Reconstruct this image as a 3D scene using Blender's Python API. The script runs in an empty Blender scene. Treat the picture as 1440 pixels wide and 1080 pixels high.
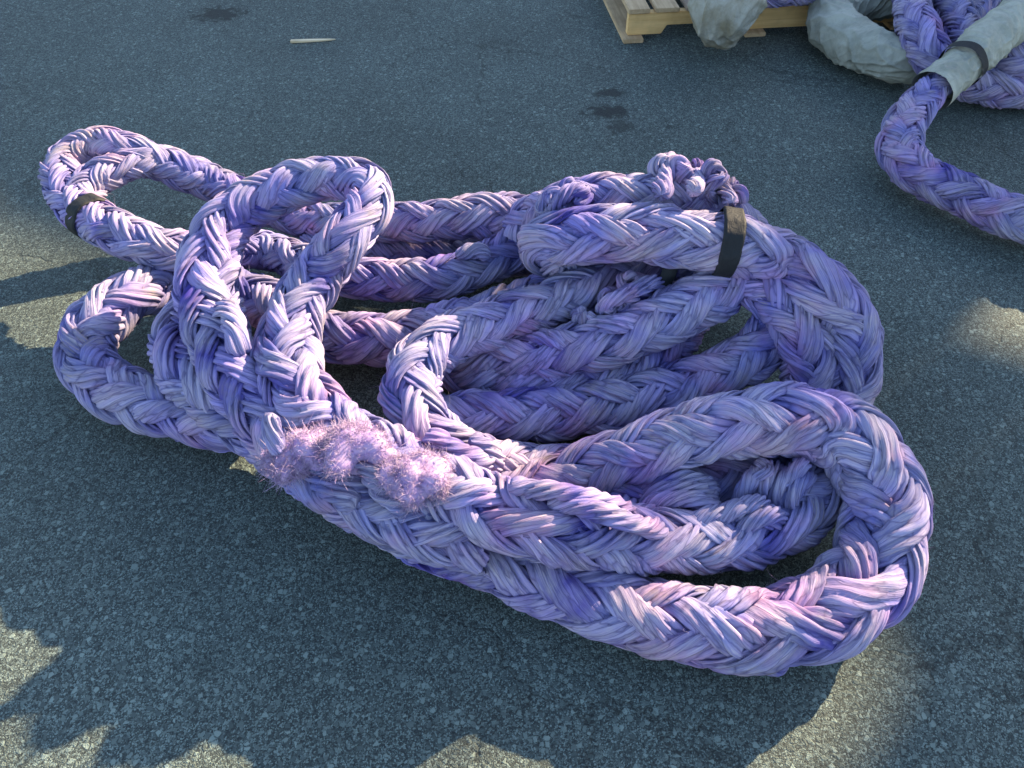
import bpy, bmesh, math, random
import numpy as np
from mathutils import Vector
R_ = math.radians
rng = np.random.default_rng(7)
random.seed(7)
S = bpy.context.scene
COL = S.collection

# ------------------------------------------------------------------ camera
F = 1088.0; H = 1.45; PITCH = R_(48)
cam = bpy.data.cameras.new('camera'); co = bpy.data.objects.new('camera', cam); COL.objects.link(co)
cam.sensor_width = 36.0; cam.lens = 36.0 * F / 1440.0; cam.clip_start = 0.02; cam.clip_end = 600
co.location = (0, 0, H); co.rotation_euler = (math.pi / 2 - PITCH, 0, 0)
S.camera = co

# ------------------------------------------------------------------ sky, sun, exposure
SUN_EL = R_(24.5); SUN_AZ = R_(51.0)            # azimuth: degrees to the right of +y, towards the sun
w = bpy.data.worlds.new('World'); S.world = w; w.use_nodes = True
nt = w.node_tree; nt.nodes.clear()
sky = nt.nodes.new('ShaderNodeTexSky'); sky.sky_type = 'NISHITA'; sky.sun_disc = False
sky.sun_elevation = SUN_EL; sky.sun_rotation = SUN_AZ
sky.air_density = 1.0; sky.dust_density = 0.6; sky.ozone_density = 1.3
bg = nt.nodes.new('ShaderNodeBackground'); bg.inputs['Strength'].default_value = 0.11
wo = nt.nodes.new('ShaderNodeOutputWorld')
nt.links.new(sky.outputs[0], bg.inputs[0]); nt.links.new(bg.outputs[0], wo.inputs[0])
sl = bpy.data.lights.new('sun', 'SUN'); sl.energy = 5.0; sl.angle = R_(0.5); sl.color = (1.0, 0.78, 0.49)
so = bpy.data.objects.new('sun', sl); COL.objects.link(so)
sdir = Vector((math.sin(SUN_AZ) * math.cos(SUN_EL), math.cos(SUN_AZ) * math.cos(SUN_EL), math.sin(SUN_EL)))
so.rotation_euler = sdir.to_track_quat('Z', 'Y').to_euler()
so.location = sdir * 30
S.view_settings.view_transform = 'Standard'; S.view_settings.look = 'None'
S.view_settings.gamma = 1.0; S.view_settings.use_curve_mapping = False
S.view_settings.exposure = 2.08

# ------------------------------------------------------------------ helpers
cp, sp_ = math.cos(PITCH), math.sin(PITCH)
FW = np.array([0, cp, -sp_]); UP = np.array([0, sp_, cp]); RT = np.array([1.0, 0, 0])
def P(x, y, z=0.0):
    """place on the yard, at height z, from measurements taken off the photograph"""
    d = RT * (x - 720) / F - UP * (y - 540) / F + FW
    return np.array([0, 0, H]) + d * ((z - H) / d[2])

def tag(o, label=None, cat=None, group=None, kind=None):
    for k, v in (('label', label), ('category', cat), ('group', group), ('kind', kind)):
        if v: o[k] = v
    return o
def empty(name, loc):
    o = bpy.data.objects.new(name, None); COL.objects.link(o); o.location = loc
    o.empty_display_size = 0.1
    return o
def child(o, parent):
    o.parent = parent
    o.location = Vector(o.location) - parent.location
    return o

def mesh_np(name, V, Q, mat, smooth=True, col=None, fib=None):
    """V (n,3), Q (m,4) -> linked mesh object"""
    me = bpy.data.meshes.new(name)
    V = np.ascontiguousarray(V, dtype=np.float32); Q = np.ascontiguousarray(Q, dtype=np.int32)
    k = Q.shape[1]
    me.vertices.add(len(V)); me.vertices.foreach_set('co', V.ravel())
    me.loops.add(Q.size); me.loops.foreach_set('vertex_index', Q.ravel())
    me.polygons.add(len(Q)); me.polygons.foreach_set('loop_start', np.arange(0, Q.size, k, dtype=np.int32))
    me.polygons.foreach_set('loop_total', np.full(len(Q), k, dtype=np.int32))
    me.polygons.foreach_set('use_smooth', np.full(len(Q), smooth))
    me.update(calc_edges=True)
    if col is not None:
        a = me.attributes.new('wear', 'FLOAT_COLOR', 'POINT'); a.data.foreach_set('color', np.ascontiguousarray(col, dtype=np.float32).ravel())
    if fib is not None:
        a = me.attributes.new('fibre', 'FLOAT_VECTOR', 'POINT'); a.data.foreach_set('vector', np.ascontiguousarray(fib, dtype=np.float32).ravel())
    me.materials.append(mat)
    o = bpy.data.objects.new(name, me); COL.objects.link(o)
    return o

class Geo:
    """collects quads for one mesh object"""
    def __init__(s): s.V = []; s.Q = []; s.C = []; s.Fb = []; s.n = 0
    def add(s, V, Q, C=None, Fb=None):
        s.V.append(V); s.Q.append(np.asarray(Q) + s.n); s.n += len(V)
        s.C.append(C if C is not None else np.tile([1, .5, 1, .5], (len(V), 1)))
        s.Fb.append(Fb if Fb is not None else V)
    def build(s, name, mat, parent=None, smooth=True):
        o = mesh_np(name, np.concatenate(s.V), np.concatenate(s.Q), mat, smooth, np.concatenate(s.C), np.concatenate(s.Fb))
        if parent is not None:
            me = o.data
            o.parent = parent
            off = np.zeros(3); q_ = parent
            while q_ is not None: off = off + np.array(q_.location); q_ = q_.parent
            co_ = np.empty(len(me.vertices) * 3, dtype=np.float32); me.vertices.foreach_get('co', co_)
            co_ = co_.reshape(-1, 3) - off.astype(np.float32); me.vertices.foreach_set('co', co_.ravel()); me.update()
        return o

def spline(ctrl, step):
    """centripetal Catmull-Rom through ctrl (n,d), resampled at equal arc length"""
    c = np.asarray(ctrl, float)
    c = np.vstack([2 * c[0] - c[1], c, 2 * c[-1] - c[-2]])
    out = []
    for i in range(1, len(c) - 2):
        p0, p1, p2, p3 = c[i - 1], c[i], c[i + 1], c[i + 2]
        d = lambda a, b: max(np.linalg.norm(a[:3] - b[:3]), 1e-4) ** 0.5
        t0 = 0; t1 = t0 + d(p0, p1); t2 = t1 + d(p1, p2); t3 = t2 + d(p2, p3)
        t = np.linspace(t1, t2, 40, endpoint=False)[:, None]
        A1 = (t1 - t) / (t1 - t0) * p0 + (t - t0) / (t1 - t0) * p1
        A2 = (t2 - t) / (t2 - t1) * p1 + (t - t1) / (t2 - t1) * p2
        A3 = (t3 - t) / (t3 - t2) * p2 + (t - t2) / (t3 - t2) * p3
        B1 = (t2 - t) / (t2 - t0) * A1 + (t - t0) / (t2 - t0) * A2
        B2 = (t3 - t) / (t3 - t1) * A2 + (t - t1) / (t3 - t1) * A3
        out.append((t2 - t) / (t2 - t1) * B1 + (t - t1) / (t2 - t1) * B2)
    out.append(c[-2][None])
    q = np.vstack(out)
    s = np.concatenate([[0], np.cumsum(np.linalg.norm(np.diff(q[:, :3], axis=0), axis=1))])
    n = max(int(s[-1] / step), 4)
    u = np.linspace(0, s[-1], n)
    r = np.stack([np.interp(u, s, q[:, k]) for k in range(q.shape[1])], 1)
    k = max(3, int(0.02 / step)) | 1            # light smoothing
    ker = np.hanning(k + 2)[1:-1]; ker /= ker.sum()
    pad = k // 2
    rp = np.vstack([2 * r[0] - r[pad:0:-1], r, 2 * r[-1] - r[-2:-pad - 2:-1]])
    r = np.stack([np.convolve(rp[:, j], ker, 'valid') for j in range(r.shape[1])], 1)
    return r, u

def nrm(a): return a / np.maximum(np.linalg.norm(a, axis=-1, keepdims=True), 1e-9)
def grad(a): return nrm(np.gradient(a, axis=0))
def frames(Pt):
    T = grad(Pt)
    N = np.zeros_like(T)
    up = np.array([0, 0, 1.0]); n = up - T[0] * T[0].dot(up)
    if np.linalg.norm(n) < .1: n = np.array([1.0, 0, 0]) - T[0] * T[0][0]
    N[0] = n / np.linalg.norm(n)
    for i in range(1, len(T)):
        n = N[i - 1] - T[i] * T[i].dot(N[i - 1]); N[i] = n / np.linalg.norm(n)
    return T, N, np.cross(T, N)
def wob(n, u, period, r=None):
    """smooth random signal of unit size sampled at u"""
    r = r or rng
    m = int((u[-1] - u[0]) / period) + 4
    k = r.standard_normal(m)
    x = (u - u[0]) / period
    i = np.floor(x).astype(int); f = x - i; f = f * f * (3 - 2 * f)
    return k[i] * (1 - f) + k[i + 1] * f

def strand(g, C, Nn, hw, ht, u, lobes, twist, crown=None, phase=0., cap=True, vpl=4):
    """one twisted strand: a bundle of yarns, its grooves running along the mesh columns.
    C centres (m,3), Nn outward normals, hw/ht half width and half thickness (arrays)"""
    m = len(C); T = grad(C); Nn = nrm(Nn - T * (Nn * T).sum(1, keepdims=True)); B = np.cross(T, Nn)
    n = lobes * vpl
    prof = np.tile({4: [.66, .96, 1.05, .96], 3: [.72, 1.03, 1.03]}[vpl], lobes)
    a = np.arange(n) / n * 2 * np.pi
    lob = np.arange(n) // vpl
    gain = np.ones((m, n)); lr = rng.random(lobes)
    for l in range(lobes):
        gain[:, lob == l] = (1 + .10 * wob(0, u, .05) + .05 * wob(0, u, .018))[:, None]
    gw = np.clip(1 + .55 * wob(0, u, .06), .3, 1.7)[:, None]
    rr = 1 - (1 - prof)[None, :] * gw
    rr = rr * np.where((np.arange(n) % vpl == 0)[None, :], 1.0, gain)
    ph = phase + twist * u + .25 * wob(0, u, .09)
    A = a[None, :] + ph[:, None]
    V = C[:, None, :] + B[:, None, :] * (hw[:, None] * np.cos(A) * rr)[..., None] + Nn[:, None, :] * (ht[:, None] * np.sin(A) * rr)[..., None]
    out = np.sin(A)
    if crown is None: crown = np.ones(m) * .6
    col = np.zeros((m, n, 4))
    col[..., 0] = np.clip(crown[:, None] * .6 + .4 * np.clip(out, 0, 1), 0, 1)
    col[..., 1] = lr[lob][None, :]
    col[..., 2] = (np.arange(n) % vpl != 0)[None, :]
    col[..., 3] = .5 + .2 * wob(0, u, .12)[:, None] + .12 * wob(0, u, .03)[:, None]
    sid = rng.random() * 50
    fb = np.zeros((m, n, 3)); fb[..., 0] = np.cos(a)[None] * 1.0; fb[..., 1] = np.sin(a)[None]; fb[..., 2] = u[:, None] * 10 + sid
    i = np.arange(m - 1)[:, None]; j = np.arange(n)[None, :]
    q = np.stack([i * n + j, i * n + (j + 1) % n, (i + 1) * n + (j + 1) % n, (i + 1) * n + j], -1).reshape(-1, 4)
    V = V.reshape(-1, 3)
    g.add(V, q, col.reshape(-1, 4), fb.reshape(-1, 3))

def run(g, pts, rad=.078, step=.0085, n=6, lean=28, twist=0., flat=.94, lobes=8, roll=0., tail=0.0):
    """a length of hollow braid laid along pts = [(px,py,z[,radius])]; n strands each way, over two under two"""
    ctrl = np.array([list(P(p[0], p[1], p[2])) + [(p[3] if len(p) > 3 else rad) * .93] for p in pts])
    Q, u = spline(ctrl, step)
    C = Q[:, :3].copy(); Rr = Q[:, 3] * (1 + .035 * wob(0, u, .16))
    for k in range(3): C[:, k] += .004 * wob(0, u, .2)
    T, N, B = frames(C)
    D = math.pi / n
    om = math.tan(R_(lean)) / (Q[:, 3] * .84)                     # braid angle per metre
    psi = np.concatenate([[0], np.cumsum(.5 * (om[1:] + om[:-1]) * np.diff(u))])
    ct = twist * u + roll + .22 * wob(0, u, .35)
    zup = np.array([0, 0, 1.0])
    for s in (1, -1):
        for k in range(n):
            pit = .06 * wob(0, u, .22)
            th = k * 2 * D + s * psi + pit
            wv = np.sin(2 * np.pi * (th + D / 2) / (4 * D)) * s
            sq = np.tanh(1.7 * wv)
            lift = 1 + .10 * wob(0, u, .07)
            r = Rr * (.63 + .125 * sq * lift + .018 * wob(0, u, .06))
            hw = Rr * (.365 + .04 * sq) * (6 / n) ** .75 * (1 + .09 * wob(0, u, .08))
            ht = Rr * (.205 + .02 * sq) * (1 + .08 * wob(0, u, .06))
            an = th + ct
            O = np.cos(an)[:, None] * N + np.sin(an)[:, None] * B
            off = O * r[:, None]
            off = off + zup * (off @ zup)[:, None] * (flat - 1)
            hz = off - zup * (off @ zup)[:, None]
            off = off + hz * (1 / flat - 1) * .8
            # drift of the bundle across its own lane
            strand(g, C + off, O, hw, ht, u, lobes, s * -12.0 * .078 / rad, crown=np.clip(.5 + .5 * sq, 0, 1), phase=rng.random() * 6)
    return C, N, B, T, u, Rr

def tail(g, pts, r=.021, step=.005, twist=30, taper=.5, lobes=7):
    """one loose strand through world points"""
    Q, u = spline(np.asarray(pts, float), step)
    T, N, B = frames(Q)
    f = np.clip(np.minimum((u - u[0]) / .02, (u[-1] - u) / .02), 0, 1)
    h = r * (taper + (1 - taper) * np.sqrt(f)) * (1 + .06 * wob(0, u, .04))
    h[0] = h[-1] = r * .05
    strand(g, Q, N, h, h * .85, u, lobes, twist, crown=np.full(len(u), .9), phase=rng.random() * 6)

def hairs(g, base, dirs, length, r, curl=.5, seg=5, droop=0.):
    """fine loose fibres, each a tapered three-sided thread"""
    n = len(base); dirs = nrm(dirs)
    a = nrm(np.cross(dirs, rng.standard_normal((n, 3)))); b = np.cross(dirs, a)
    t = np.linspace(0, 1, seg + 1)
    k1 = rng.standard_normal(n) * curl; k2 = rng.standard_normal(n) * curl; k3 = rng.standard_normal(n) * curl
    L = length[:, None, None]
    pts = base[:, None, :] + L * (dirs[:, None, :] * t[None, :, None]
          + a[:, None, :] * (k1[:, None] * t ** 2 + .35 * k3[:, None] * np.sin(t * 6))[..., None]
          + b[:, None, :] * (k2[:, None] * t ** 2)[..., None])
    pts[..., 2] -= droop * length[:, None] * t[None] ** 2
    w_ = r * (1 - .7 * t)
    V = np.zeros((n, seg + 1, 3, 3))
    for k in range(3):
        an = k * 2.094
        V[:, :, k] = pts + (a[:, None, :] * math.cos(an) + b[:, None, :] * math.sin(an)) * w_[None, :, None]
    base_i = np.arange(n)[:, None, None] * (seg + 1) * 3
    i = np.arange(seg)[None, :, None]; j = np.arange(3)[None, None, :]
    q = np.stack([base_i + i * 3 + j, base_i + i * 3 + (j + 1) % 3, base_i + (i + 1) * 3 + (j + 1) % 3, base_i + (i + 1) * 3 + j], -1).reshape(-1, 4)
    V = V.reshape(-1, 3)
    C = np.zeros((len(V), 4)); C[:, 0] = .95; C[:, 2] = 1; C[:, 3] = .6
    C[:, 1] = np.repeat(rng.random(n), (seg + 1) * 3)
    g.add(V, q, C)

def fuzz(g, res, count, lmin=.008, lmax=.04):
    """stray fibres standing off a run"""
    C, N, B, T, u, Rr = res
    i = rng.integers(2, len(u) - 2, count); an = rng.random(count) * 2 * np.pi
    O = np.cos(an)[:, None] * N[i] + np.sin(an)[:, None] * B[i]
    keep = O[:, 2] > -.35
    i, O = i[keep], O[keep]; m = len(i)
    base = C[i] + O * (Rr[i] * .93)[:, None]
    hairs(g, base, O * .45 + T[i] * rng.choice([-1, 1], m)[:, None] + .4 * rng.standard_normal((m, 3)), lmin + (lmax - lmin) * rng.random(m) ** 3, .00035, .5)

def sweep(g, C, Rr, u, nseg, wr, squash=1.0, closed_ends=True, folds=None):
    """wrinkled cloth tube or tape round a path; wr(u_index, angle)->radius factor"""
    T, N, B = frames(C); m = len(C)
    a = np.arange(nseg) / nseg * 2 * np.pi
    f = wr(u[:, None], a[None, :])
    V = C[:, None, :] + (N[:, None, :] * np.cos(a)[None, :, None] * squash + B[:, None, :] * np.sin(a)[None, :, None]) * (Rr[:, None] * f)[..., None]
    i = np.arange(m - 1)[:, None]; j = np.arange(nseg)[None, :]
    q = np.stack([i * nseg + j, i * nseg + (j + 1) % nseg, (i + 1) * nseg + (j + 1) % nseg, (i + 1) * nseg + j], -1).reshape(-1, 4)
    g.add(V.reshape(-1, 3), q)

# ------------------------------------------------------------------ materials
def newmat(name):
    m = bpy.data.materials.new(name); m.use_nodes = True
    nt = m.node_tree; b = nt.nodes['Principled BSDF']
    return m, nt, b
class NB:
    """tiny node builder"""
    def __init__(s, nt): s.nt = nt
    def n(s, t, **kw):
        x = s.nt.nodes.new(t)
        for k, v in kw.items():
            if k in ('i',):
                for kk, vv in v.items(): s.put(x.inputs[kk], vv)
            else: setattr(x, k, v)
        return x
    def put(s, sock, v):
        if hasattr(v, 'is_output') or isinstance(v, bpy.types.NodeSocket): s.nt.links.new(v, sock)
        else: sock.default_value = v
    def math(s, op, a, b=0., c=0., clamp=False):
        x = s.n('ShaderNodeMath', operation=op, use_clamp=clamp)
        s.put(x.inputs[0], a); s.put(x.inputs[1], b); s.put(x.inputs[2], c); return x.outputs[0]
    def noise(s, vec, scale, detail=3., rough=.5, dist=0., out='Fac'):
        x = s.n('ShaderNodeTexNoise'); s.put(x.inputs['Vector'], vec)
        x.inputs['Scale'].default_value = scale; x.inputs['Detail'].default_value = detail
        x.inputs['Roughness'].default_value = rough; x.inputs['Distortion'].default_value = dist
        return x.outputs[out]
    def ramp(s, fac, stops):
        x = s.n('ShaderNodeValToRGB'); s.put(x.inputs[0], fac)
        e = x.color_ramp.elements
        while len(e) < len(stops): e.new(.5)
        for k, (p, c) in enumerate(stops):
            e[k].position = p; e[k].color = (c, c, c, 1) if not hasattr(c, '__len__') else (*c, 1)
        return x.outputs[0]
    def mix(s, fac, a, b, mode='MIX'):
        x = s.n('ShaderNodeMix', data_type='RGBA', blend_type=mode)
        s.put(x.inputs[0], fac)
        for sock, v in ((x.inputs[6], a), (x.inputs[7], b)):
            if isinstance(v, tuple) and len(v) == 3: v = (*v, 1)
            s.put(sock, v)
        return x.outputs[2]
    def vmul(s, v, k):
        x = s.n('ShaderNodeVectorMath', operation='MULTIPLY'); s.put(x.inputs[0], v); x.inputs[1].default_value = k; return x.outputs[0]
    def bump(s, h, strength, dist, normal=None):
        x = s.n('ShaderNodeBump'); s.put(x.inputs['Height'], h); x.inputs['Strength'].default_value = strength
        x.inputs['Distance'].default_value = dist
        if normal is not None: s.put(x.inputs['Normal'], normal)
        return x.outputs[0]

def rope_mat(name, sat=1.0):
    m, nt, b = newmat(name); k = NB(nt)
    at = k.n('ShaderNodeAttribute', attribute_name='wear'); fb = k.n('ShaderNodeAttribute', attribute_name='fibre')
    sep = k.n('ShaderNodeSeparateColor'); k.put(sep.inputs[0], at.outputs['Color'])
    crown, yarn, groove = sep.outputs[0], sep.outputs[1], sep.outputs[2]
    fade = at.outputs['Alpha']
    gp = k.n('ShaderNodeNewGeometry').outputs['Position']
    big = k.noise(gp, 3.2, 3., .6); mid = k.noise(gp, 16., 3., .6); yel = k.noise(gp, 9., 4., .65)
    grey = k.noise(gp, 6.5, 4., .6)
    fv = k.n('ShaderNodeVectorMath', operation='ADD'); k.put(fv.inputs[0], k.vmul(fb.outputs['Vector'], (2.1, 2.1, 1.0)))
    k.put(fv.inputs[1], k.vmul(k.noise(k.vmul(fb.outputs['Vector'], (1.5, 1.5, 2.5)), 1.0, 2., .5, 0., 'Color'), (.9, .9, .5)))
    vo = k.n('ShaderNodeTexVoronoi', feature='DISTANCE_TO_EDGE'); k.put(vo.inputs['Vector'], fv.outputs[0]); vo.inputs['Scale'].default_value = .95
    vc = k.n('ShaderNodeTexVoronoi', feature='F1'); k.put(vc.inputs['Vector'], fv.outputs[0]); vc.inputs['Scale'].default_value = .95
    cs = k.n('ShaderNodeSeparateColor'); k.put(cs.inputs[0], vc.outputs['Color'])
    split = k.ramp(vo.outputs['Distance'], [(.0, .0), (.025, .4), (.075, 1.)])     # 0 in the gaps between yarns
    streak = k.noise(k.vmul(fb.outputs['Vector'], (13., 13., 2.2)), 1.0, 5., .7)
    dye_shade = (.062, .046, .26); lilac = (.285, .232, .475); pink = (.42, .22, .38); worn = (.43, .375, .375); blue = (.165, .185, .42)
    c = k.mix(k.ramp(k.math('ADD', k.math('MULTIPLY', crown, .55), k.math('MULTIPLY', k.math('SUBTRACT', fade, .5), .9)), [(.14, 0.), (.60, 1.)]), dye_shade, lilac)  # unfaded dye, darkened further off the crowns to paint in crevice shade
    c = k.mix(k.math('MULTIPLY', k.ramp(big, [(.38, 0.), (.58, 1.)]), .7), c, blue)
    pk = k.math('MULTIPLY', k.ramp(k.noise(gp, 5.0, 3., .6, .3), [(.50, 0.), (.66, 1.)]), k.ramp(mid, [(.35, .25), (.65, 1.)]))
    c = k.mix(k.math('MULTIPLY', pk, .8), c, pink)
    gr = k.math('MULTIPLY', k.math('MULTIPLY', k.ramp(grey, [(.38, 0.), (.58, 1.)]), crown), k.ramp(streak, [(.3, .2), (.65, 1.)]))
    c = k.mix(k.math('MULTIPLY', gr, .8), c, worn)
    st = k.math('MULTIPLY', k.ramp(yel, [(.59, 0.), (.69, 1.)]), k.ramp(streak, [(.4, 0.), (.6, 1.)]))
    c = k.mix(k.math('MULTIPLY', st, .6), c, (.25, .205, .14))
    c = k.mix(k.math('MULTIPLY', k.math('SUBTRACT', 1.0, split), .55), c, (.035, .025, .10))
    v = k.math('ADD', k.math('MULTIPLY', yarn, .22), k.math('ADD', k.math('MULTIPLY', cs.outputs[0], .26), k.math('ADD', k.math('MULTIPLY', streak, .9), .28)))
    hv = k.n('ShaderNodeHueSaturation'); hv.inputs['Saturation'].default_value = sat; k.put(hv.inputs['Value'], v); k.put(hv.inputs['Color'], c)
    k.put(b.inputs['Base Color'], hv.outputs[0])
    b.inputs['Roughness'].default_value = .85; b.inputs['Specular IOR Level'].default_value = .12
    hgt = k.math('ADD', k.math('MULTIPLY', k.ramp(vo.outputs['Distance'], [(.0, 0.), (.22, 1.)]), .35), k.math('MULTIPLY', streak, .8))
    k.put(b.inputs['Normal'], k.bump(hgt, .75, .0035))
    return m
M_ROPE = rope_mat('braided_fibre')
M_FUZZ, nt_, b_ = newmat('frayed_fibre'); k = NB(nt_)
_at = k.n('ShaderNodeAttribute', attribute_name='wear'); _s = k.n('ShaderNodeSeparateColor'); k.put(_s.inputs[0], _at.outputs['Color'])
k.put(b_.inputs['Base Color'], k.mix(_s.outputs[1], (.30, .19, .42), (.56, .43, .56))); b_.inputs['Roughness'].default_value = .6
k.put(b_.inputs['Transmission Weight'], 0.0)

def asphalt():
    m, nt, b = newmat('asphalt'); k = NB(nt)
    tc = k.n('ShaderNodeTexCoord').outputs['Object']
    wv = k.n('ShaderNodeVectorMath', operation='ADD'); k.put(wv.inputs[0], tc)
    k.put(wv.inputs[1], k.vmul(k.noise(tc, 140., 2., .5, 0., 'Color'), (.004, .004, .004)))
    pos = wv.outputs[0]
    def vor(scale, feat='F1', rnd=1.0):
        x = k.n('ShaderNodeTexVoronoi', feature=feat); k.put(x.inputs['Vector'], pos); x.inputs['Scale'].default_value = scale
        x.inputs['Randomness'].default_value = rnd
        return x
    v1, v2, v3 = vor(105.), vor(230.), vor(430.)
    e1, e2 = vor(105., 'DISTANCE_TO_EDGE'), vor(230., 'DISTANCE_TO_EDGE')
    def rnd(v):
        s_ = k.n('ShaderNodeSeparateColor'); k.put(s_.inputs[0], v.outputs['Color']); return s_.outputs
    r1, r2, r3 = rnd(v1), rnd(v2), rnd(v3)
    # big stones where the random value is high and away from the cell edge; smaller ones between them
    s1 = k.math('MULTIPLY', k.ramp(r1[0], [(.66, 0.), (.74, 1.)]), k.ramp(e1.outputs['Distance'], [(.06, 0.), (.16, 1.)]))
    s2 = k.math('MULTIPLY', k.ramp(r2[0], [(.45, 0.), (.55, 1.)]), k.ramp(e2.outputs['Distance'], [(.05, 0.), (.15, 1.)]))
    base = k.mix(r3[1], (.018, .019, .020), (.062, .063, .063))
    small = k.mix(r2[1], (.04, .042, .043), (.21, .212, .205))
    large = k.mix(k.math('POWER', r1[1], 1.6), (.07, .072, .072), (.24, .24, .228))
    s3 = k.ramp(r3[0], [(.70, 0.), (.78, 1.)])
    base = k.mix(k.math('MULTIPLY', s3, k.ramp(r3[2], [(0., .3), (1., 1.)])), base, (.20, .205, .20))
    c = k.mix(s2, base, small)
    c = k.mix(s1, c, large)
    big = k.noise(tc, 1.3, 4., .6)
    fine = k.noise(tc, 700., 2., .6)
    val = k.math('ADD', k.math('MULTIPLY', k.ramp(big, [(.3, 0.), (.7, 1.)]), .42), k.math('ADD', k.math('MULTIPLY', fine, .6), .52))
    hv = k.n('ShaderNodeHueSaturation'); k.put(hv.inputs['Value'], val); k.put(hv.inputs['Color'], c); c = hv.outputs[0]
    # cracks: edges of a few large warped cells, broken up by noise
    wc = k.n('ShaderNodeVectorMath', operation='ADD'); k.put(wc.inputs[0], tc)
    k.put(wc.inputs[1], k.vmul(k.noise(tc, 4., 5., .65, 0., 'Color'), (.35, .35, .35)))
    cr = k.n('ShaderNodeTexVoronoi', feature='DISTANCE_TO_EDGE'); k.put(cr.inputs['Vector'], wc.outputs[0]); cr.inputs['Scale'].default_value = .9
    crack = k.math('MULTIPLY', k.ramp(cr.outputs['Distance'], [(.0015, 1.), (.005, 0.)]), k.ramp(k.noise(tc, 2.2, 2.), [(.40, 0.), (.50, 1.)]))
    # oil stains at fixed spots on the yard
    stain = None
    nz = k.noise(tc, 26., 4., .6)
    for (px, py, rx, ry, dark) in ((855, 157, .095, .06, .88), (858, 130, .065, .04, .82), (872, 178, .055, .06, .65), (308, 20, .13, .085, .9), (312, 44, .03, .02, .5), (605, 115, .011, .009, .9), (1300, 935, .02, .012, .6), (940, 178, .02, .02, .4), (290, 935, .03, .03, .3)):
        q = P(px, py)
        d = k.n('ShaderNodeVectorMath', operation='SUBTRACT'); k.put(d.inputs[0], tc); d.inputs[1].default_value = (q[0], q[1], 0)
        l = k.n('ShaderNodeVectorMath', operation='LENGTH'); k.put(l.inputs[0], k.vmul(d.outputs[0], (1 / rx, 1 / ry, 0)))
        a = k.math('MULTIPLY', k.ramp(k.math('ADD', l.outputs['Value'], k.math('MULTIPLY', k.math('SUBTRACT', nz, .5), 2.6)), [(.55, 1.), (1., 0.)]), dark)
        stain = a if stain is None else k.math('MAXIMUM', stain, a)
    c = k.mix(stain, c, (.010, .011, .012)); c = k.mix(k.math("MULTIPLY", crack, .6), c, (.010, .010, .010))
    c = k.mix(1.0, c, (.75, .95, .89), 'MULTIPLY')
    k.put(b.inputs['Base Color'], c)
    b.inputs['Roughness'].default_value = .82
    b.inputs['Specular IOR Level'].default_value = .35
    h = k.math('ADD', k.math('MULTIPLY', s1, .9), k.math('ADD', k.math('MULTIPLY', s2, .5), k.math('MULTIPLY', fine, .35)))
    h = k.math('ADD', h, k.math('MULTIPLY', k.ramp(v3.outputs['Distance'], [(0., 1.), (.7, 0.)]), .45))
    h = k.math('SUBTRACT', h, k.math('MULTIPLY', crack, 1.5))
    k.put(b.inputs['Normal'], k.bump(h, .55, .004))
    return m
M_ASPH = asphalt()

def wood(name, c1, c2, axis, scale=1.):
    m, nt, b = newmat(name); k = NB(nt)
    tc = k.n('ShaderNodeTexCoord').outputs['Object']
    st = {0: (3., 60., 60.), 1: (60., 3., 60.)}[axis]
    g = k.noise(k.vmul(tc, st), scale, 5., .65, .6); bl = k.noise(tc, 9., 3., .6)
    c = k.mix(k.ramp(g, [(.32, 0.), (.68, 1.)]), c1, c2)
    c = k.mix(k.ramp(bl, [(.45, 0.), (.7, .5)]), c, tuple(x * .55 for x in c1))
    k.put(b.inputs['Base Color'], c); b.inputs['Roughness'].default_value = .8
    k.put(b.inputs['Normal'], k.bump(g, .5, .003))
    return m
M_DECK = wood('weathered_board', (.38, .245, .12), (.58, .41, .235), 1)
M_DECK2 = wood('darker_board', (.26, .18, .12), (.40, .29, .20), 1)
M_STR = wood('raw_stringer', (.60, .35, .125), (.80, .52, .22), 0)
M_CHIP = wood('split_wood', (.50, .38, .22), (.74, .62, .42), 0)

def cloth(name, c1, c2, bumpd=.01):
    m, nt, b = newmat(name); k = NB(nt)
    gp = k.n('ShaderNodeNewGeometry').outputs['Position']
    a = k.noise(gp, 7., 5., .65, .8); f = k.noise(gp, 40., 4., .6, .6); wv = k.noise(gp, 900., 1.)
    c = k.mix(k.ramp(a, [(.38, 0.), (.62, 1.)]), c1, c2)
    c = k.mix(k.math('MULTIPLY', k.ramp(f, [(.5, 0.), (.7, 1.)]), .35), c, tuple(x * .6 for x in c1))
    k.put(b.inputs['Base Color'], c); b.inputs['Roughness'].default_value = .85
    k.put(b.inputs['Normal'], k.bump(wv, .25, .001, k.bump(f, .35, bumpd)))
    return m
M_SLEEVE = cloth('grey_sleeve_cloth', (.24, .24, .19), (.36, .355, .29))
M_SACK = cloth('stained_sleeve_cloth', (.21, .18, .115), (.34, .325, .27), .014)
def tape():
    m, nt, b = newmat('black_tape'); k = NB(nt)
    gp = k.n('ShaderNodeNewGeometry').outputs['Position']
    f = k.noise(gp, 60., 3., .6, 1.)
    k.put(b.inputs['Base Color'], k.mix(f, (.007, .008, .010), (.018, .020, .022)))
    b.inputs['Roughness'].default_value = .68; b.inputs['Specular IOR Level'].default_value = .25; k.put(b.inputs['Normal'], k.bump(f, .5, .004))
    return m
M_TAPE = tape()
def plain(name, c1, c2, scale):
    m, nt, b = newmat(name); k = NB(nt)
    k.put(b.inputs['Base Color'], k.mix(k.noise(k.n('ShaderNodeTexCoord').outputs['Object'], scale, 4., .6), c1, c2)); b.inputs['Roughness'].default_value = .85
    return m

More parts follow.
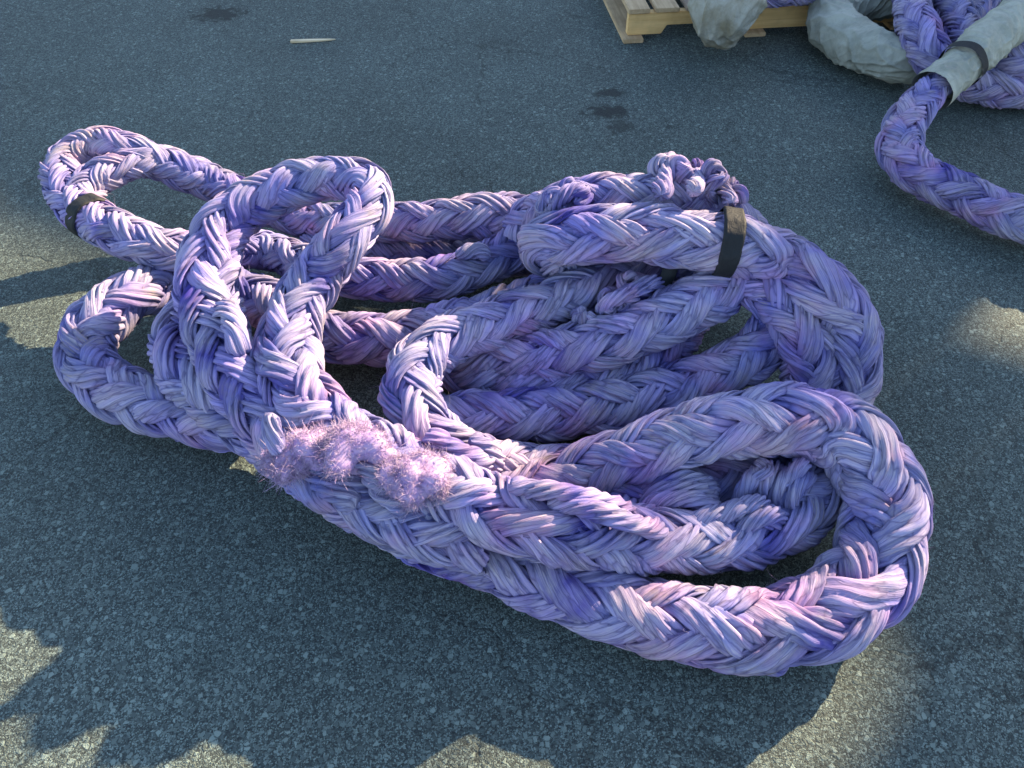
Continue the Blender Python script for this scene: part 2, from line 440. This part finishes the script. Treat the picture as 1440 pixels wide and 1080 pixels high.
# ------------------------------------------------------------------ setting: the yard and the building added unseen to shade it
g = Geo()
g.add(np.array([[-150, -150, 0], [150, -150, 0], [150, 150, 0], [-150, 150, 0]], float), [[0, 1, 2, 3]])
tag(g.build('asphalt', M_ASPH, smooth=False), kind='structure')

def sun_blockers():
    """two made-up blockers 14 m away towards the sun, out of the picture; their tops are shaped to end the shade across the yard
    and the sun comes through the gap left between them"""
    D0 = 14.0
    s = np.array([math.sin(SUN_AZ), math.cos(SUN_AZ)]); e = np.array([s[1], -s[0]])
    tn = math.tan(SUN_EL)
    def h(v): return (D0 - v) * tn                                 # height whose shadow falls at distance v towards the sun
    blocker_wall = plain('blocker_pale', (.33, .34, .34), (.40, .41, .41), 3.)
    blocker_mat = plain('blocker_plain', (.36, .33, .29), (.42, .39, .35), 3.)
    blocker_top_mat = plain('blocker_sheet', (.16, .17, .18), (.2, .21, .22), 4.)
    def blocker(name, label, line, u0, u1, depth, mat):
        root = empty(name, (*(s * D0), 0)); tag(root, label, 'blocker')
        def slab(nm, poly, d0, d1, mt):
            n = len(poly)
            V = [[*(e * u + s * (d - D0)), z] for d in (d0, d1) for (u, z) in poly]
            bm = bmesh.new(); vs = [bm.verts.new(v) for v in V]
            bm.faces.new(vs[:n][::-1]); bm.faces.new(vs[n:])
            for i in range(n): bm.faces.new((vs[i], vs[(i + 1) % n], vs[n + (i + 1) % n], vs[n + i]))
            bmesh.ops.recalc_face_normals(bm, faces=bm.faces)
            me = bpy.data.meshes.new(nm); bm.to_mesh(me); bm.free(); me.materials.append(mt)
            o = bpy.data.objects.new(nm, me); COL.objects.link(o); o.parent = root
        slab('blocker_wall', [(u0, 0), (u1, 0)] + [(u, h(v)) for u, v in line][::-1], D0, D0 + depth, mat)
        top = [(u, h(v) + .004) for u, v in line]
        slab('blocker_roof', top + [(u, z + .02) for u, z in top][::-1], D0 + .3, D0 + depth + .2, blocker_top_mat)
    blocker('shade_block', 'pale unseen warehouse with a stepped roof standing beyond the yard', [(-16, -.3), (-2.6, -.05), (-2.2, .15), (-1.44, .62), (-1.0, .46), (-.75, .40), (-.60, .25), (-.40, .14)], -16, -.40, 8, blocker_wall)  # made-up blocker, top edge drawn to where the sunlight should end
    s_ = bpy.data.objects['shade_block']
    bm = bmesh.new()  # beam added across the gap, sized to block sun from the right-hand loop
    V = [[*(e * u + s * d), z] for d in (.3, .5) for (u, z) in ((-.398, h(1.42)), (-.162, h(1.5)), (-.162, h(.34)), (-.398, h(.14)))]
    vs = [bm.verts.new(v) for v in V]
    bm.faces.new(vs[:4][::-1]); bm.faces.new(vs[4:])
    for i in range(4): bm.faces.new((vs[i], vs[(i + 1) % 4], vs[4 + (i + 1) % 4], vs[4 + i]))
    me = bpy.data.meshes.new('gap_blocker'); bm.to_mesh(me); bm.free(); me.materials.append(blocker_wall)
    o = bpy.data.objects.new('gap_blocker', me); COL.objects.link(o); o.parent = s_
    blocker('shade_block_right', 'plain unseen building standing beyond the alley from the clad warehouse', [(-.16, .55), (-.10, .95), (.04, .85), (.12, -.8), (5, -.9)], -.16, 5, 5, blocker_mat)  # second unseen blocker, outline shaped to leave the lower right sun patch
sun_blockers()

# ------------------------------------------------------------------ the big purple rope
rope = empty('braided_rope', P(700, 600))
tag(rope, 'huge purple braided rope heaped in loops on bare asphalt, in the middle of the yard', 'rope')
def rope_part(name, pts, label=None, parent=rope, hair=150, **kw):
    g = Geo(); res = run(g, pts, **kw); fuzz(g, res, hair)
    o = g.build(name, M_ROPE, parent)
    if label: o['label'] = label
    return o, res
def band(res, idx, width, parent, name='tape_band', scale=1.0, mat=None):
    """black tape wound round a run at the sample nearest to idx (pixel place)"""
    C, N, B, T, u, Rr = res
    i = int(np.argmin(np.linalg.norm(C - P(*idx), axis=1)))
    h_ = width / 2; uu = np.linspace(u[i] - h_, u[i] + h_, 14)
    Cc = np.stack([np.interp(uu, u, C[:, k_]) for k_ in range(3)], 1)
    g = Geo(); rr = np.full(14, Rr[i] * 1.0 * scale); rr[0] *= .93; rr[-1] *= .93
    p1, p2 = rng.random(2) * 6
    sweep(g, Cc, rr * 1.03, uu, 72, lambda U, A: 1 + .022 * np.sin(6 * A + p1 + 30 * (U - uu[0])) + .014 * np.sin(11 * A + p2) + .006 * np.sin(23 * A + 160 * (U - uu[0])), squash=.96)
    return g.build(name, mat or M_TAPE, parent)

low, LOW = .08, .075
eye, eye_r = rope_part('small_eye_run', [(760, 330, .15), (735, 312, .17), (690, 304, .19), (640, 307, .19, .066), (570, 312, .17, .066), (500, 312, .13, .066), (420, 305, .12, .066), (350, 282, .14, .064), (300, 260, .15, .062),
    (240, 235, .20, .06), (185, 214, .25, .06), (135, 205, .26, .062), (100, 222, .25, .064), (90, 252, .235, .066), (104, 283, .22, .066), (135, 308, .21, .066), (185, 333, .21, .066), (240, 350, .19, .066), (310, 352, .15, .064), (370, 352, .11, .062),
    (440, 375, .12, .064), (500, 392, .12, .066), (560, 397, .12, .068), (620, 392, .13, .068), (680, 372, .14, .068), (735, 345, .15), (790, 320, .15)], lean=29)
rope_part('eye_splice_run', [(235, 232, .20, .045), (198, 226, .24, .05), (160, 238, .245, .054), (128, 258, .235, .056), (116, 290, .215, .055), (135, 312, .20, .05)], rad=.055, lean=29)
rope_part('back_run', [(430, 352, .062), (500, 352, .062), (570, 354, .062), (650, 354, .062), (730, 362, .06), (800, 365, .06)], rad=.062, lean=29)
eye2, eye2_r = rope_part('tall_eye_run', [(860, 722, .08), (920, 702, .08), (1000, 678, .08), (1065, 658, .082, .082), (1122, 658, .084, .082), (1143, 694, .084, .082), (1115, 732, .085, .08), (1050, 752, .095), (980, 758, .12), (900, 756, .15), (830, 750, .185), (760, 740, .205), (690, 721, .195), (630, 697, .19), (570, 668, .185),
    (510, 632, .20), (455, 592, .205), (415, 545, .23), (402, 495, .24), (414, 440, .26, .072), (446, 390, .29, .068), (485, 340, .35, .064), (517, 295, .38, .062), (515, 260, .40, .06), (478, 247, .40, .06), (430, 252, .39, .062),
    (375, 270, .37, .066), (328, 302, .34, .07), (298, 350, .31, .074), (290, 405, .28, .078), (302, 462, .25, .078), (325, 520, .22, .076), (360, 575, .2, .074), (412, 632, .19, .072), (470, 682, .18, .072), (540, 722, .17, .072), (610, 748, .165, .072), (690, 768, .15, .07)], rad=.078, lean=26)
main, main_r = rope_part('outer_loop_run', [(690, 705, .085), (750, 692, .10), (800, 668, .125), (850, 650, .155), (900, 636, .18), (950, 617, .205), (1000, 600, .225), (1060, 588, .235), (1115, 586, .235, .08), (1170, 602, .215, .084), (1212, 637, .20, .088), (1238, 687, .165, .09), (1243, 740, .13, .09),
    (1230, 795, .108, .09), (1193, 842, .10, .09), (1140, 872, .093, .088), (1065, 884, .085, .086), (1000, 880, .085, .084), (920, 866, .083, .08), (860, 850, .083, .08), (780, 822, .083, .08), (700, 792, .083), (620, 759, .083), (540, 722, .083), (470, 680, .085), (405, 632, .09),
    (345, 588, .11), (290, 548, .13), (256, 507, .14), (255, 467, .13), (285, 432, .11), (330, 405, .09)], rad=.078, lean=26)
rope_part('left_loop_run', [(352, 585, .075), (312, 598, .075), (265, 586, .078), (205, 568, .08), (155, 548, .08), (122, 515, .10), (118, 474, .12), (148, 437, .135), (190, 415, .13), (240, 405, .088), (300, 405, .085), (360, 418, .085), (410, 445, .09), (460, 468, .095), (530, 476, .10), (600, 470, .10), (670, 452, .095), (750, 425, .09), (820, 400, .09)], rad=.076, lean=29)
mid, mid_r = rope_part('middle_loop_run', [(1000, 375, .17), (930, 388, .18), (880, 397, .185), (820, 413, .19), (770, 430, .19, .07), (710, 449, .195, .07), (655, 469, .20, .068), (610, 497, .205, .068), (585, 535, .205, .07), (588, 580, .195, .072), (617, 620, .165, .074), (660, 646, .13, .074), (710, 658, .10, .07), (770, 660, .075, .062), (840, 646, .068, .06), (920, 628, .065, .06), (1000, 605, .065, .06)], rad=.074, lean=26)
rope_part('inner_run', [(1110, 425, .22), (1085, 468, .18), (1042, 508, .135), (960, 546, .10), (860, 568, .088), (760, 583, .082), (680, 590, .08), (610, 588, .075)], rad=.074, lean=26)
rope_part('inner_run', [(1000, 395, .13), (968, 455, .11), (928, 503, .10), (870, 534, .09), (790, 544, .085), (710, 535, .08), (640, 515, .075), (590, 500, .07)], rad=.066, lean=29)
inn, inn_r = rope_part('inner_run', [(1060, 365, .27), (1005, 408, .245), (950, 440, .22), (885, 470, .19), (830, 488, .17), (785, 498, .15), (730, 504, .13), (670, 502, .1), (600, 490, .08)], rad=.076, lean=26)
top, top_r = rope_part('spliced_top_run', [(840, 358, .22), (800, 358, .235), (768, 350, .275), (766, 338, .315), (800, 333, .335), (860, 330, .35), (930, 331, .355), (1000, 336, .355), (1060, 347, .345), (1110, 368, .32), (1155, 402, .31), (1188, 450, .25, .072), (1198, 500, .19, .07), (1192, 550, .13, .07), (1170, 605, .085, .07), (1120, 640, .075, .07)], rad=.079, lean=22)
rope_part('under_splice_run', [(960, 372, .24), (1010, 378, .25), (1060, 400, .26), (1100, 430, .25), (1128, 470, .22), (1140, 515, .16), (1130, 560, .10), (1090, 590, .08)], rad=.068, lean=28)
rope_part('heap_back_run', [(730, 330, .22), (765, 300, .29), (810, 280, .34), (865, 276, .36), (930, 277, .37), (985, 283, .36), (1025, 302, .34), (1055, 335, .29), (1070, 370, .24)], rad=.064, lean=29)
rope_part('heap_back_run', [(720, 360, .06), (820, 345, .10), (920, 340, .14), (1000, 345, .14), (1060, 365, .14), (1110, 390, .16)], rad=.064, lean=29)
# tape bands
band(eye_r, (134, 304, .21), .044, eye, scale=.985)
band(top_r, (1028, 340, .38), .046, top, scale=1.06)
def tape_tail(pts, wd, parent):
    """loose flat end of tape hanging from a band"""
    Q, u = spline(np.asarray(pts, float), .004); g = Geo()
    side = np.array([1., .15, .1]); T = grad(Q); side = nrm(side - T * (T @ side)[:, None]); nn = np.cross(T, side)
    cr = .004 * np.sin(u * 90)[:, None] * nn
    V = np.stack([Q - side * wd / 2, Q + cr, Q + side * wd / 2, Q + side * wd / 2 - nn * .0015, Q + cr - nn * .0015, Q - side * wd / 2 - nn * .0015], 1)
    i = np.arange(len(Q) - 1)[:, None]; j = np.arange(6)[None]
    g.add(V.reshape(-1, 3), np.stack([i * 6 + j, i * 6 + (j + 1) % 6, (i + 1) * 6 + (j + 1) % 6, (i + 1) * 6 + j], -1).reshape(-1, 4))
    g.build('tape_tail', M_TAPE, parent)
tape_tail([P(948, 362, .315), P(944, 374, .30), P(939, 388, .285), P(934, 402, .26)], .034, top)

# loose strands, tucked tails and the frayed ends of the splice
def pix(*a): return [P(*q) for q in a]
def knot(g, px, py, z, r, n=3, sr=.02):
    c = P(px, py, z)
    for _ in range(n):
        a = nrm(rng.standard_normal(3)); b = nrm(np.cross(a, rng.standard_normal(3)))
        t = np.linspace(0, .95 * np.pi, 5) + rng.random() * 6
        tail(g, [c + r * (math.cos(x) * a + math.sin(x) * b) * (1 + .25 * rng.standard_normal()) for x in t], r=sr, taper=.75)
class Each:
    """stands in for a Geo: every loose strand becomes a mesh of its own"""
    def __init__(s): s.parts = []
    def add(s, *a):
        g = Geo(); g.add(*a); s.parts.append(g)
def strands(label, fn):
    e = Each(); fn(e)
    for g in e.parts: g.build('loose_strand', M_ROPE, rope)
def _a(g):
    knot(g, 945, 246, .41, .034, 7, .015); knot(g, 972, 250, .41, .034, 6, .015); knot(g, 1000, 264, .40, .036, 6, .016); knot(g, 1025, 284, .38, .034, 5, .016)
    tail(g, pix((930, 275, .44), (938, 240, .43), (952, 228, .44), (965, 245, .43), (985, 262, .41)), .022)
    tail(g, pix((975, 270, .45), (990, 245, .42), (1008, 255, .41), (1030, 285, .42)), .021)
strands('knotted strand bundle standing on top of the heap', _a)
def _b(g):
    knot(g, 780, 288, .36, .034, 6, .016); knot(g, 806, 270, .39, .032, 6, .015)
    tail(g, pix((775, 305, .34), (790, 278, .40), (808, 264, .41), (822, 280, .38)), .02)
strands(None, _b)
def _c(g):
    tail(g, pix((735, 325, .2), (742, 305, .24), (733, 295, .25), (720, 308, .24)), .02); tail(g, pix((720, 300, .22), (738, 290, .25), (748, 312, .26), (735, 335, .2)), .02)
strands(None, _c)
def _d(g):
    for dx in (0, 18, 36):
        tail(g, pix((845 + dx, 440 - dx * .5, .22), (858 + dx, 424 - dx * .5, .27), (880 + dx, 414 - dx * .5, .28), (893 + dx, 422 - dx * .5, .24)), .02)
    knot(g, 890, 404, .26, .026, 5, .013); knot(g, 825, 444, .22, .024, 4, .012); knot(g, 862, 425, .25, .024, 4, .012)
strands('pale tucked strands along the back of the second inner run', _d)
def _e(g):
    tail(g, pix((392, 640, .27), (385, 615, .30), (380, 590, .33), (383, 580, .34)), .017, taper=.75)
strands('single cut strand end standing up beside the frayed splice', _e)
def _f(g):
    for (x, y) in ((1035, 712), (1060, 705), (1000, 720), (1080, 722)):
        tail(g, pix((x - 50, y + 35, .12), (x - 20, y + 12, .165), (x + 8, y, .172), (x + 20, y + 10, .13)), .018)
    for x, y in ((1040, 705), (1062, 700), (1086, 704), (1108, 712)):
        tail(g, pix((x - 4, y + 10, .11), (x + 6, y - 14, .16), (x + 18, y - 34, .175), (x + 34, y - 44, .155)), .018)
    for y in (684, 698, 712):
        tail(g, pix((895, y + 12, .12), (930, y - 8, .165), (975, y - 10, .17), (1010, y + 8, .13)), .019)
    knot(g, 1120, 672, .16, .03, 5, .015); knot(g, 1060, 664, .16, .028, 4, .014)
    tail(g, pix((770, 705, .25), (840, 718, .265), (895, 738, .235), (930, 745, .18)), .02); tail(g, pix((715, 685, .26), (785, 692, .275), (845, 705, .255), (890, 722, .19)), .02)
strands('tucked strand ends poking out of the long front splice', _f)
def _g(g):
    tail(g, pix((500, 715, .215), (470, 690, .215), (440, 655, .225), (425, 642, .225)), .026); tail(g, pix((575, 720, .23), (545, 690, .235), (520, 655, .25), (502, 636, .25)), .028)
    tail(g, pix((690, 700, .25), (650, 690, .235), (610, 678, .25), (585, 673, .25)), .026); tail(g, pix((314, 428, .30), (326, 452, .315), (334, 476, .305), (334, 500, .27)), .025)
strands(None, _g)
def _h(g):
    tail(g, pix((600, 610, .24), (625, 625, .24), (660, 640, .22), (690, 655, .17)), .022); tail(g, pix((660, 615, .22), (690, 635, .19), (700, 660, .14)), .022)
    tail(g, pix((640, 360, .2), (670, 352, .21), (690, 362, .2)), .02)
strands(None, _h)

def tuft(px, py, z, r, n, label, aim):
    """a cut strand end teased into wool: lumpy core under short curly fibres that lie in clumps"""
    c = P(px, py, z); aim = nrm(np.array(aim, float))
    nl = 26
    lump = nrm(rng.standard_normal((nl, 3)) + aim * .7) * (r * .62 * (.5 + .7 * rng.random(nl)))[:, None] * np.array([1.45, 1.0, .62])
    lr = r * (.30 + .25 * rng.random(nl))
    g = Geo()
    i = rng.integers(0, nl, n)
    d = nrm(rng.standard_normal((n, 3)) * .8 + nrm(lump[i]) * .9)
    base = c + lump[i] + d * (lr[i] * (.55 + .4 * rng.random(n)))[:, None]
    sw = nrm(rng.standard_normal((nl, 3)))                       # each lump combed its own way
    dirs = d * .28 + np.cross(d, sw[i]) * 1.0 + .40 * rng.standard_normal((n, 3))
    hairs(g, base, dirs, r * (.07 + .11 * rng.random(n) ** 2), .00075, 1.8, 5)
    # lumpy core
    m1, m2 = 28, 18
    th = np.linspace(0, 2 * np.pi, m1, endpoint=False); ph = np.linspace(.02, np.pi - .02, m2)
    D = np.stack([np.outer(np.sin(ph), np.cos(th)), np.outer(np.sin(ph), np.sin(th)), np.outer(np.cos(ph), np.ones(m1))], -1).reshape(-1, 3)
    rad = np.full(len(D), r * .3)
    for k_ in range(nl):
        b_ = D @ lump[k_]; disc = b_ ** 2 - (lump[k_] @ lump[k_] - (lr[k_] * .92) ** 2)
        rad = np.where(disc > 0, np.maximum(rad, b_ + np.sqrt(np.maximum(disc, 0))), rad)
    a_ = np.arange(m2 - 1)[:, None]; b_ = np.arange(m1)[None]
    q = np.stack([a_ * m1 + b_, (a_ + 1) * m1 + b_, (a_ + 1) * m1 + (b_ + 1) % m1, a_ * m1 + (b_ + 1) % m1], -1).reshape(-1, 4)
    V = c + D * rad[:, None]
    g.add(V, q, np.concatenate([np.tile([.8, 0, 1], (len(V), 1)), np.full((len(V), 1), .5)], 1) * np.array([1, 1, 1, 1]) + np.c_[np.zeros(len(V)), rng.random(len(V)) * .5, np.zeros(len(V)), np.zeros(len(V))])
    o = g.build('frayed_end', M_FUZZ, rope); o['label'] = label
tuft(428, 642, .235, .060, 13000, 'bushy frayed strand end at the throat of the tall eye', (-.5, -.2, .7))
tuft(500, 636, .26, .062, 14000, 'frayed strand end, lying across the front splice', (-.3, .5, .75))
tuft(582, 673, .255, .055, 12000, 'smaller frayed strand end nearest the front', (.2, -.1, .9))

# ------------------------------------------------------------------ the sleeved rope at the right
sr = empty('sleeved_rope', P(1290, 240))
tag(sr, 'purple braided rope half covered by a grey cloth sleeve, curving in from the right edge', 'rope')
body, body_r = rope_part('rope_run', [(1560, 345, .08), (1500, 328, .08), (1440, 312, .08), (1390, 294, .08), (1335, 268, .08), (1290, 240, .085), (1268, 208, .1), (1273, 172, .13), (1300, 138, .17, .066), (1325, 115, .198, .056), (1345, 97, .215, .05)], parent=sr, rad=.074, lean=29)
def sleeve(name, pts, rad, mat, parent, folds=1.0, seed=1, step=.0032, nseg=200, squash=1.):
    ctrl = np.array([list(P(p[0], p[1], p[2])) + [p[3] if len(p) > 3 else rad] for p in pts])
    Q, u = spline(ctrl, step); r_ = np.random.default_rng(seed)
    def bank(n, kmax, q0, q1):
        return [(int(r_.integers(1, kmax + 1) * r_.choice([-1, 1])), (q0 + (q1 - q0) * r_.random()) * r_.choice([-1, 1]), r_.random() * 6.3, .5 + r_.random()) for _ in range(n)]
    b1, b2, b3, b4 = bank(8, 3, 8, 34), bank(8, 5, 12, 75), bank(8, 7, 50, 150), bank(6, 2, 5, 18)
    def fld(bk, U, A):
        return sum(am * np.sin(k_ * A + q_ * U + p_) for k_, q_, p_, am in bk) / math.sqrt(len(bk))
    def wr(U, A):
        Aw = A + .35 * fld(b4, U, A)
        r1 = 1 - np.minimum(np.sqrt(fld(b1, U, Aw) ** 2 + .03), 1.) ; r2 = 1 - np.minimum(np.sqrt(fld(b2, U, Aw) ** 2 + .03), 1.); r3 = 1 - np.minimum(np.sqrt(fld(b3, U, Aw) ** 2 + .03), 1.)
        en = np.clip(np.minimum(U - U.min(), U.max() - U) / .05, .25, 1.)
        return .93 + en * folds * (.09 * fld(b4, U, A) * .5 + .085 * (r1 ** 2.6 - .3) + .075 * (r2 ** 2.4 - .3) + .022 * (r3 ** 2 - .35))
    g = Geo(); sweep(g, Q[:, :3], Q[:, 3], u, nseg, wr, squash)
    return g.build(name, mat, parent)
sv = sleeve('sleeve', [(1310, 128, .183, .08), (1330, 110, .205, .078), (1352, 92, .225, .071), (1372, 74, .24, .078), (1410, 44, .26, .082), (1450, 8, .28, .084), (1500, -35, .3, .084)], .1, M_SLEEVE, sr, 1.7, 5)
# the strap that binds the sleeve
ctrl = np.array([list(P(1349, 95, .222)), list(P(1353, 91, .226)), list(P(1357, 87, .230))])
Q, u = spline(ctrl, .004); g = Geo()
sweep(g, Q, np.full(len(u), .0765), u, 64, lambda U, A: 1 + .02 * np.sin(5 * A) + 0 * U)
g.build('tape_band', M_TAPE, sr)

# ------------------------------------------------------------------ second heap, behind it
heap = empty('coiled_rope', P(1370, 90))
tag(heap, 'purple braided rope heaped behind the sleeved rope in the far right corner', 'rope')
rope_part('rope_run', [(1270, -60, .22), (1278, -10, .22), (1292, 45, .20), (1315, 86, .15), (1362, 114, .09), (1430, 128, .075), (1500, 128, .075)], parent=heap, step=.010)
rope_part('rope_run', [(1345, -70, .2), (1335, -20, .18), (1345, 30, .15), (1385, 72, .14), (1440, 92, .15), (1500, 90, .15)], parent=heap, step=.010)
rope_part('rope_run', [(1500, 40, .1), (1440, 60, .09), (1380, 40, .09), (1330, 10, .09), (1300, -40, .1)], parent=heap, step=.010)
rope_part('rope_run', [(1420, -80, .16), (1398, -25, .15), (1362, 20, .13), (1345, 60, .10), (1375, 92, .08)], parent=heap, step=.010)

# grey wrapped loop lying beside the pallet
wl = empty('wrapped_rope', P(1190, 70))
tag(wl, 'grey cloth wrapped rope loop lying on the asphalt beside the pallet', 'rope')
sleeve('sleeve', [(1290, 92, .085, .075), (1258, 84, .095, .088), (1215, 66, .1, .094), (1178, 48, .105, .098), (1166, 26, .11, .098), (1185, 8, .12, .095), (1225, -4, .13, .09), (1275, -8, .14, .085), (1310, -12, .14, .08)], .09, M_SLEEVE, wl, 1.6, 11)

# ------------------------------------------------------------------ the pallet and what lies on it
def boxmesh(bm, o, ax, ay, az, lx, ly, lz, bev=.002):
    vs = [bm.verts.new(o + ax * x + ay * y + az * z) for x in (0, lx) for y in (0, ly) for z in (0, lz)]
    fs = [(0, 1, 3, 2), (4, 6, 7, 5), (0, 4, 5, 1), (2, 3, 7, 6), (0, 2, 6, 4), (1, 5, 7, 3)]
    return [bm.faces.new([vs[i] for i in f]) for f in fs]
def bm_obj(name, bm, mat, parent=None, bevel=.0025):
    bmesh.ops.recalc_face_normals(bm, faces=bm.faces)
    if bevel: bmesh.ops.bevel(bm, geom=[e for e in bm.edges if e.calc_face_angle(0) > .5], offset=bevel, segments=2, affect='EDGES')
    me = bpy.data.meshes.new(name); bm.to_mesh(me); bm.free(); me.materials.append(mat)
    o = bpy.data.objects.new(name, me); COL.objects.link(o)
    if parent: o.parent = parent
    return o
def pallet():
    a = P(882, 50, .02); b_ = P(1094, 39, .02); ang = math.atan2(b_[1] - a[1], b_[0] - a[0])
    root = empty('wooden_pallet', (a[0], a[1], 0)); root.rotation_euler = (0, 0, ang)
    tag(root, 'weathered wooden pallet with notched stringers lying at the top edge', 'pallet')
    X, Y, Z = (Vector(v) for v in ((1, 0, 0), (0, 1, 0), (0, 0, 1)))
    L, W = 1.22, 1.02
    for y in (0, .49, .98):
        prof = [(0, .02), (.145, .02), (.165, .055), (.365, .055), (.385, .02), (.835, .02), (.855, .055), (1.055, .055), (1.075, .02), (L, .02), (L, .108), (0, .108)]
        bm = bmesh.new()
        v0 = [bm.verts.new((x, y, z)) for x, z in prof]; v1 = [bm.verts.new((x, y + .038, z)) for x, z in prof]
        n = len(prof); bm.faces.new(v0); bm.faces.new(v1[::-1])
        for i in range(n): bm.faces.new((v0[i], v0[(i + 1) % n], v1[(i + 1) % n], v1[i]))
        bm_obj('stringer', bm, M_STR, root, .003)
    x = .0
    for i, wd in enumerate((.09, .10, .14, .10, .14, .10, .10, .14, .09)):
        bm = bmesh.new()
        boxmesh(bm, Vector((x - .008 + .004 * random.random(), -.012 + .012 * random.random(), .1095)), X, Y, Z, wd, W + .01, .017 + .003 * random.random())
        bm_obj('deck_board', bm, M_DECK2 if i in (2, 5) else M_DECK, root)
        x += wd + .022 + .02 * random.random()
    for x0, wd in ((-.022, .085), (.50, .09), (1.14, .085)):
        bm = bmesh.new(); boxmesh(bm, Vector((x0, -.035, 0.001)), X, Y, Z, wd, W + .06, .0175); bm_obj('bottom_board', bm, M_DECK, root)
pallet()
sk = empty('wrapped_rope', P(1020, 10, .13))
tag(sk, 'stained grey cloth wrapped rope end drooping over the pallet edge', 'rope')
sleeve('sleeve', [(1075, -120, .24, .10), (1050, -60, .25, .12), (1035, -20, .25, .135), (1024, 8, .215, .135), (1019, 30, .15, .11), (1019, 47, .09, .07), (1021, 56, .05, .035), (1022, 60, .03, .008)], .12, M_SACK, sk, 1.9, 21)
dr = empty('braided_rope', P(1110, 0, .2))
tag(dr, 'dark purple braided rope lying on the pallet deck behind its edge', 'rope')
rope_part('rope_run', [(1040, -20, .2), (1085, -12, .2), (1130, -14, .2), (1180, -24, .2), (1230, -60, .2)], parent=dr, step=.010, rad=.07)

# ------------------------------------------------------------------ litter on the yard
bm = bmesh.new()
A = Vector(P(409, 60, 0)); Bv = Vector(P(472, 57, 0)); X = (Bv - A); Ln = X.length; X.normalize(); Y = Vector((-X.y, X.x, 0))
sec = []
for t, wl_, off in ((0, .017, 0), (.03, .020, 0), (.3, .021, .001), (.6, .019, .002), (.85, .014, .003), (1, .004, .004)):
    c = A + X * (t * Ln)
    sec.append([bm.verts.new(c + Y * (off - wl_ / 2) + Vector((0, 0, .0015))), bm.verts.new(c + Y * (off + wl_ / 2) + Vector((0, 0, .0015))), bm.verts.new(c + Y * (off + wl_ / 2) + Vector((0, 0, .010 - .005 * t))), bm.verts.new(c + Y * (off - wl_ / 2) + Vector((0, 0, .011 - .005 * t)))])
for s0, s1 in zip(sec, sec[1:]):
    for i in range(4): bm.faces.new((s0[i], s0[(i + 1) % 4], s1[(i + 1) % 4], s1[i]))
bm.faces.new(sec[0][::-1]); bm.faces.new(sec[-1])
tag(bm_obj('wood_splinter', bm, M_CHIP, None, .001), 'pale pointed wood splinter lying alone on the asphalt', 'wood splinter')
